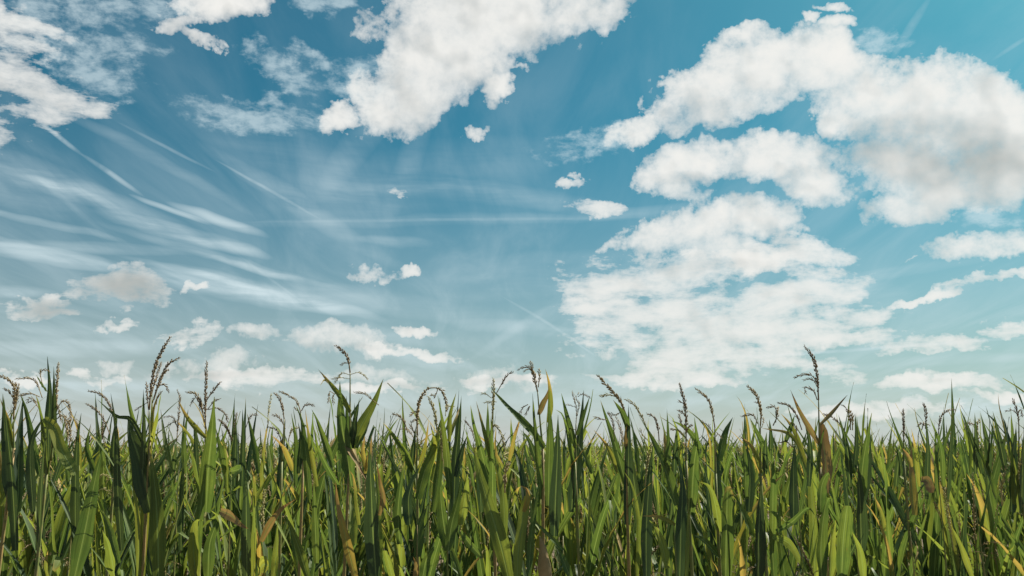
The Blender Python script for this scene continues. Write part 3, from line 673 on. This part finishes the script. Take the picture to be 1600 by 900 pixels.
# --- hero 1280
H('tall corn plant with a brown dried sheath and a one sided tassel', 2.9, 1281, 730,
  [('b',9,[(1281,695),(1264,668),(1248,640),(1235,609)],{'fold':.5,'dd':-.04}),('b',6,[(1281,664),(1298,647),(1312,631),(1325,616)],{'fold':.6,'dd':.05}),('b',17,[(1288,770),(1290,730),(1286,690),(1282,660)],{'blunt':True,'roll':.2,'fold':.6}),
   ('d',10,[(1264,760),(1266,700),(1258,650)]),('g',9,[(1275,740),(1280,700),(1290,660)])],
  [(6.5,[(1279,625),(1277,590),(1272,562),(1257,541)],0,'tasseld'),(4.5,[(1277,600),(1270,588),(1258,585),(1241,590)],0,'tasseld'),(4,[(1277,605),(1272,595),(1264,592),(1256,594)],0,'tasseld'),(4.5,[(1277,625),(1272,612),(1264,606),(1256,605)],0,'tasseld'),(3.5,[(1257,606),(1259,613)],0,'tasseld')], stem=[(1281,735),(1280,680),(1279,625)], stalkmat='tan')
H('corn plant with an arching yellow leaf and a nodding curved tassel', 3.0, 1246, 760,
  [('y',10,[(1262,740),(1250,705),(1232,678),(1190,669)],{'dd':-.1,'roll':.4}),('d',16,[(1240,820),(1240,740),(1242,690)]),('g',13,[(1206,860),(1208,760),(1207,700)]),('d',8,[(1228,690),(1236,665),(1242,648)]),('g',12,[(1210,905),(1205,830),(1203,780)]),('y',7,[(1254,700),(1236,665),(1220,646)]),('d',9,[(1204,720),(1204,680),(1202,655)])],
  [(4.5,[(1253,672),(1245,650),(1233,634),(1215,629)],0,'tasseld'),(5,[(1208,665),(1214,650),(1210,636),(1198,637)],0,'tasseld'),(3.5,[(1244,688),(1244,668),(1236,660)],0,'tassel'),(4,[(1212,660),(1214,645),(1216,636)],0,'tassel'),(4,[(1240,700),(1228,690),(1216,692)],0,'tasseld')])
H('corn plant with snapped over leaves just below the brown sheath', 2.75, 1296, 905,
  [('g',19,[(1284,905),(1283,850),(1290,790),(1298,778),(1302,800)],{'dd':-.05,'tw':.1}),('g',17,[(1282,800),(1284,760),(1294,740),(1298,755)],{'dd':-.05,'roll':.4}),('g',20,[(1315,905),(1318,840),(1324,790)],{'blunt':True,'roll':-.1}),('l',14,[(1296,905),(1300,850),(1306,812)],{'roll':.5}),
   ('l',13,[(1208,838),(1232,848),(1248,872),(1264,905)],{'dd':-.12,'roll':.3}),('g',9,[(1213,830),(1238,815),(1262,794),(1276,808)],{'dd':-.1}),('l',10,[(1322,905),(1326,870),(1325,845)]),('l',12,[(1350,905),(1344,860),(1330,828)],{'dd':-.05})],())
H('corn plant with a steep fan of dark leaves and paired tassel spikes', 3.0, 1332, 760,
  [('g',9,[(1346,735),(1322,700),(1305,675),(1293,655)]),('d',11,[(1328,760),(1324,700),(1310,648)]),('d',9,[(1334,740),(1338,690),(1336,645)]),('g',17,[(1342,800),(1348,730),(1354,690),(1362,645)]),('d',12,[(1350,780),(1358,720),(1360,680)]),('l',7,[(1335,740),(1315,700),(1296,678)]),('d',20,[(1346,860),(1344,790),(1340,720)])],
  [(4.5,[(1329,672),(1328,655),(1324,640),(1314,632)],0,'tasseld'),(4.5,[(1332,672),(1332,655),(1329,642)],0,'tassel'),(4,[(1320,672),(1308,658),(1296,650),(1286,647)],0,'tasseld')])
# --- right group
H('corn plant with a single straight rod like spike against pale sky', 3.3, 1412, 720,
  [('g',9,[(1430,740),(1422,700),(1414,668)]),('d',9,[(1400,760),(1404,710),(1396,690)]),('l',8,[(1388,760),(1376,720),(1368,700)])],
  [(5,[(1412,690),(1412,665),(1411,640)],0,'tasseld')], stem=[(1412,722),(1412,690)])
H('corn plant with wilted yellow leaf hanging beside an orange leaf scrap', 2.9, 1422, 830,
  [('o',15,[(1428,805),(1424,760),(1422,720),(1426,690)],{'roll':.1}),('o',8,[(1424,730),(1418,712),(1410,700)]),('b',12,[(1440,750),(1450,752),(1456,770)],{'blunt':True,'dd':-.05}),('y',8,[(1382,830),(1376,800),(1366,775)],{'dd':-.05}),('o',6,[(1428,880),(1433,860),(1430,845)])],(),stalkmat='tan')
H('corn plant with a dark tassel arch ending in a needle leaf', 3.05, 1466, 740,
  [('d',9,[(1480,780),(1484,710),(1491,634)]),('d',9,[(1448,780),(1450,700),(1446,650)]),('g',10,[(1462,800),(1462,720),(1460,660)]),('g',8,[(1474,760),(1470,700),(1452,650)]),('y',6,[(1436,760),(1430,700),(1424,670)])],
  [(4,[(1466,680),(1469,655),(1478,643),(1492,640)],0,'tasseld'),(4.5,[(1446,670),(1447,645),(1443,631)],0,'tasseld'),(4,[(1440,672),(1444,662),(1452,664)],0,'tasseld'),(3.5,[(1450,668),(1440,662),(1434,666)],0,'tasseld')])
H('corn plant with long needle leaves crossing left of the right corner', 3.05, 1520, 760,
  [('d',8,[(1534,740),(1520,690),(1509,660),(1500,638)]),('g',7,[(1515,740),(1514,690),(1501,645)]),('g',13,[(1556,780),(1540,730),(1512,670)],{'roll':.4}),('d',8,[(1524,740),(1525,690),(1523,645)]),('d',9,[(1546,740),(1542,690),(1532,645)]),('d',9,[(1540,740),(1545,690),(1546,650)]),('l',9,[(1520,905),(1500,850),(1485,820)],{'dd':-.1})],
  [(5,[(1530,700),(1526,670),(1530,655)],0,'tassell'),(4,[(1506,672),(1512,662),(1524,664)],0,'tasseld'),(5.5,[(1484,800),(1478,770),(1468,748),(1457,734)],0,'tassell'),(5,[(1490,860),(1480,800),(1475,770)],0,'tassell'),(5,[(1470,810),(1462,790),(1460,785)],0,'tassell')])
H('corn plant on the right edge with a small three armed dark tassel', 3.0, 1590, 740,
  [('g',11,[(1576,780),(1562,710),(1550,670),(1540,634)]),('d',10,[(1572,740),(1562,690),(1551,642)]),('d',10,[(1584,740),(1574,680),(1563,640)]),('d',20,[(1596,800),(1598,720),(1602,650)]),('d',18,[(1580,800),(1582,730),(1588,660)]),('l',12,[(1588,800),(1584,740),(1578,690)]),('g',10,[(1605,780),(1610,700),(1606,640)])],
  [(4.5,[(1592,665),(1590,645),(1583,624)],0,'tasseld'),(3.5,[(1590,648),(1582,641),(1572,643)],0,'tasseld'),(3.5,[(1590,645),(1595,641),(1597,650)],0,'tasseld'),(6.5,[(1566,790),(1565,760),(1572,728)],0,'tassell'),(6,[(1595,770),(1594,740),(1595,715)],0,'tassell')], stem=[(1592,745),(1592,665)])
for a, k in HEROES: hero(*a, **k)

# ------------------------------------------------------------------ ordinary plants: one of each kind, then copies with copies of their parts
ANCH = [(22,'nodding left edge tassel'),(80,'wide upright leaf'),(180,'two arching bare spikes'),(250,'tallest left tassel'),(321,'straight vertical spike'),
 (362,'droopy tassel arms'),(437,'three bent dark spikes'),(547,'bare tan stem'),(586,'very wide dark leaf'),(655,'hoop shaped tassel'),(715,'fan of leaf spears'),
 (770,'pale tassel'),(850,'brown edged tall leaf'),(897,'thin broken tassel'),(965,'thick leaning tassel spike'),(1025,'long slanting leaf'),(1070,'knobbly upright tassel'),
 (1118,'open leaf pair'),(1185,'club shaped tassel arm'),(1240,'arching yellow leaf'),(1281,'one sided tassel'),(1340,'steep fan of dark leaves'),(1412,'rod like spike'),
 (1466,'dark tassel arch'),(1525,'crossing needle leaves'),(1590,'three armed dark tassel')]
ORD = ['first', 'second', 'third', 'fourth', 'fifth', 'sixth', 'seventh']
def gen_label(x, y, ri):
    px = 800+x/y*F*math.cos(PITCH)
    a = min(ANCH, key=lambda q: abs(q[0]-px)); dx = px-a[0]
    side = ', well right' if dx > 24 else ', slightly right' if dx > 8 else ', well left' if dx < -24 else ', slightly left' if dx < -8 else ', straight behind'
    return 'green corn plant, %s row behind the %s%s' % (ORD[ri], a[1], side)
def template(k):
    r = random.Random(5000+k)
    root = bpy.data.objects.new('corn_plant', None); root.empty_display_size = .1
    parts = [('stalk', STK[k % 4], (0, 0, 0), 0)]
    n = 13; az0 = r.uniform(0, 6.28)
    for i in range(n):
        z = .72+.94*(i/(n-1))**.8
        up = i >= 4
        me = r.choice(UP) if up else r.choice(LEAFPOOL)
        parts.append(('leaf', me, (0, 0, z), az0+i*math.pi+r.uniform(-.7, .7)))
    parts.append(('tassel', r.choice(TAS), (0, 0, 1.60+r.uniform(-.02, .05)), r.uniform(0, 6.28)))
    return parts
TEMPL = [template(k) for k in range(12)]
def plant_copy(parts, x, y, s, rz, r, tassel=True, ri=0):
    root = bpy.data.objects.new('corn_plant', None); col.objects.link(root)
    root.empty_display_size = .1
    root.location = (x, y, 0); root.rotation_euler = (r.uniform(-.09, .09), r.uniform(-.09, .09), rz); root.scale = (s, s, s)
    root['label'] = gen_label(x, y, ri); root['category'] = 'corn plant'; root['group'] = 'corn plants of the field'
    for nm, me, loc, a in parts:
        if nm == 'tassel' and not tassel: continue
        if nm == 'leaf' and r.random() < .35: me = r.choice(UP if loc[2] > .95 else LEAFPOOL)
        o = bpy.data.objects.new(nm, me); col.objects.link(o); o.parent = root
        o.location = loc
        if nm == 'leaf':
            o.rotation_euler = (r.uniform(-.06, .06), r.uniform(-.06, .06), a+r.uniform(-.6, .6)); q = r.uniform(.85, 1.12); o.scale = (q, q, q)
        elif nm == 'tassel': o.rotation_euler = (r.uniform(-.1, .1), r.uniform(-.1, .1), r.uniform(0, 6.28))
rr = random.Random(11)
rows = [3.3, 3.8, 4.35, 4.95, 5.6, 6.25, 6.9]
count = 0
spots = []
for ri, y in enumerate(rows):
    half = y*.64+.65
    x = -half+rr.uniform(0, .1)
    step = (.175, .18, .185, .19, .195, .20, .205)[ri]
    while x < half:
        spots.append((x+rr.uniform(-.03, .03), y+rr.uniform(-.12, .12), ri)); x += 1.05*step*rr.uniform(.8, 1.2)
print('generic plants', len(spots))
def swell(x, y):    # the crop stands higher towards both sides of the view
    return .026*min(1, abs(x/y/.5))**2 + .012*math.sin(x*2.3+y*.7)
for x, y, ri in spots:
    lowf = (-.045, -.015, .01, .022, .03, .036, .04)[ri]
    plant_copy(rr.choice(TEMPL), x, y, .945+lowf+swell(x, y)+rr.gauss(0, .022), rr.uniform(0, 6.28), rr, rr.random() < (.5 if ri < 2 else .8), ri)

# ------------------------------------------------------------------ the rest of the field: one mass
def lowpoly_plant(seed, nleaf=8, segs=4, zlo=.9, wmul=1.0):
    r = random.Random(seed); vs, fs, uvs, mi = [], [], [], []
    def add(v, f, u, m):
        o = len(vs); vs.extend(v); fs.extend([tuple(a+o for a in q) for q in f]); uvs.extend(u); mi.extend([m]*len(f))
    for i in range(nleaf):
        z = zlo+(1.64-zlo)*i/(nleaf-1); L = r.uniform(.42, .72); az = i*math.pi+r.uniform(-.8, .8)
        pts = [(px*math.cos(az)-py*math.sin(az), px*math.sin(az)+py*math.cos(az), pz+z) for px, py, pz in pool_path(L, r.uniform(.04, .3), r.uniform(.2, 1.6), 1.6, n=segs, side=r.uniform(-.2, .2))]
        v, f, u = leaf_arrays(pts, r.uniform(.035, .055)*wmul, (-math.cos(az), -math.sin(az), .4), n=segs, fold=.4, wave=.06, twist=r.uniform(-1, 1), seed=seed+i, cross=3)
        add(v, f, u, r.choice([0, 0, 0, 1, 2, 2, 3, 3, 0, 2]))
    tv, tf = tube([(0, 0, .3), (0, 0, 1.65)], (.011, .007), 3, 2); add(tv, tf, [(.2, .3)]*len(tv), 6)
    hh = r.uniform(.22, .42); bx, by = r.uniform(-.12, .12), r.uniform(-.12, .12); tm = r.choice([7, 9, 9, 9])
    for k in range(8):
        if k == 0: p = [(0, 0, 1.62), (bx*.3, by*.3, 1.62+hh*.6), (bx, by, 1.62+hh)]; rad = (.003, .009, .003)
        else:
            a = r.uniform(0, 6.28); l = r.uniform(.06, .14); z0 = 1.62+hh*r.uniform(.35, .55)
            p = [(0, 0, z0), (l*.5*math.cos(a), l*.5*math.sin(a), z0+.06), (l*math.cos(a), l*math.sin(a), z0+r.uniform(-.02, .09))]; rad = (.003, .0065, .003)
        tv, tf = tube(p, tuple(q*1.0 for q in rad), 3, 4)
        add(tv, tf, [(.2, .3)]*len(tv), tm)
    tri, tmi = [], []
    for f, m_ in zip(fs, mi):
        for q in range(1, len(f)-1): tri.append((f[0], f[q], f[q+1])); tmi.append(m_)
    return np.array(vs), np.array(tri), np.array(uvs), np.array(tmi)

def scatter(name, variants, xs, ys, ss, label):
    Vs, Ts, Us, Ms = [], [], [], []; off = 0
    rz = rng.uniform(0, 6.283, len(xs)); vi = rng.integers(0, len(variants), len(xs))
    tx = rng.normal(0, .05, len(xs)); ty = rng.normal(0, .05, len(xs))
    for k, (v, t, u, m_) in enumerate(variants):
        sel = np.where(vi == k)[0]
        if not len(sel): continue
        c, s = np.cos(rz[sel])[:, None], np.sin(rz[sel])[:, None]; S = ss[sel][:, None]
        X = (v[None, :, 0]*c-v[None, :, 1]*s)*S + xs[sel][:, None] + tx[sel][:, None]*v[None, :, 2]
        Y = (v[None, :, 0]*s+v[None, :, 1]*c)*S + ys[sel][:, None] + ty[sel][:, None]*v[None, :, 2]
        Z = v[None, :, 2]*S + 0*X
        A = np.stack([X, Y, Z], -1).reshape(-1, 3)
        T = (t[None] + (np.arange(len(sel))*len(v))[:, None, None]).reshape(-1, 3) + off
        Vs.append(A); Ts.append(T); Us.append(np.tile(u, (len(sel), 1))); Ms.append(np.tile(m_, len(sel))); off += len(A)
    A = np.concatenate(Vs); T = np.concatenate(Ts); U = np.concatenate(Us); MI = np.concatenate(Ms)
    me = bpy.data.meshes.new(name)
    me.vertices.add(len(A)); me.vertices.foreach_set('co', A.astype(np.float32).ravel())
    me.loops.add(len(T)*3); me.loops.foreach_set('vertex_index', T.astype(np.int32).ravel())
    me.polygons.add(len(T)); me.polygons.foreach_set('loop_start', (np.arange(len(T))*3).astype(np.int32))
    me.polygons.foreach_set('loop_total', np.full(len(T), 3, dtype=np.int32))
    for k in KEYS: me.materials.append(M[k])
    me.polygons.foreach_set('material_index', MI.astype(np.int32))
    me.polygons.foreach_set('use_smooth', np.ones(len(T), dtype=bool))
    uvl = me.uv_layers.new(name='UVMap'); uvl.data.foreach_set('uv', U[T.ravel()].astype(np.float32).ravel())
    me.update(calc_edges=True)
    o = obj(name, me); o['kind'] = 'stuff'; o['label'] = label; o['category'] = 'corn field'
    print(name, len(T), 'triangles')
    return o
V1 = [lowpoly_plant(7000+i, 8, 5, .9) for i in range(10)]
V2 = [lowpoly_plant(7100+i, 6, 3, 1.15, 1.2) for i in range(10)]
def field(y0, y1, dens, jit=.1, rowgap=.65):
    X, Y = [], []
    y = y0
    while y < y1:
        half = y*.66+1.2
        n = int(2*half*dens*rowgap)
        X.append(rng.uniform(-half, half, n)); Y.append(np.full(n, y)+rng.uniform(-jit, jit, n))
        y += rowgap
    return np.concatenate(X), np.concatenate(Y)
xa, ya = field(7.3, 17, 7.5)
xb, yb = field(17, 46, 3.6)
xc, yc = field(46, 170, .55, .6, 1.2)
sa = .995+rng.normal(0, .045, len(xa)); sb = .985+rng.normal(0, .045, len(xb)); sc_ = .99+rng.normal(0, .03, len(xc))
xs = np.concatenate([xb, xc]); ys = np.concatenate([yb, yc]); ss = np.concatenate([sb, sc_])
scatter('corn_crop', V1, xa, ya, sa, 'sunlit corn tops massed behind the front rows')
scatter('far_corn_crop', V2, xs, ys, ss, 'distant corn tops running to the horizon')
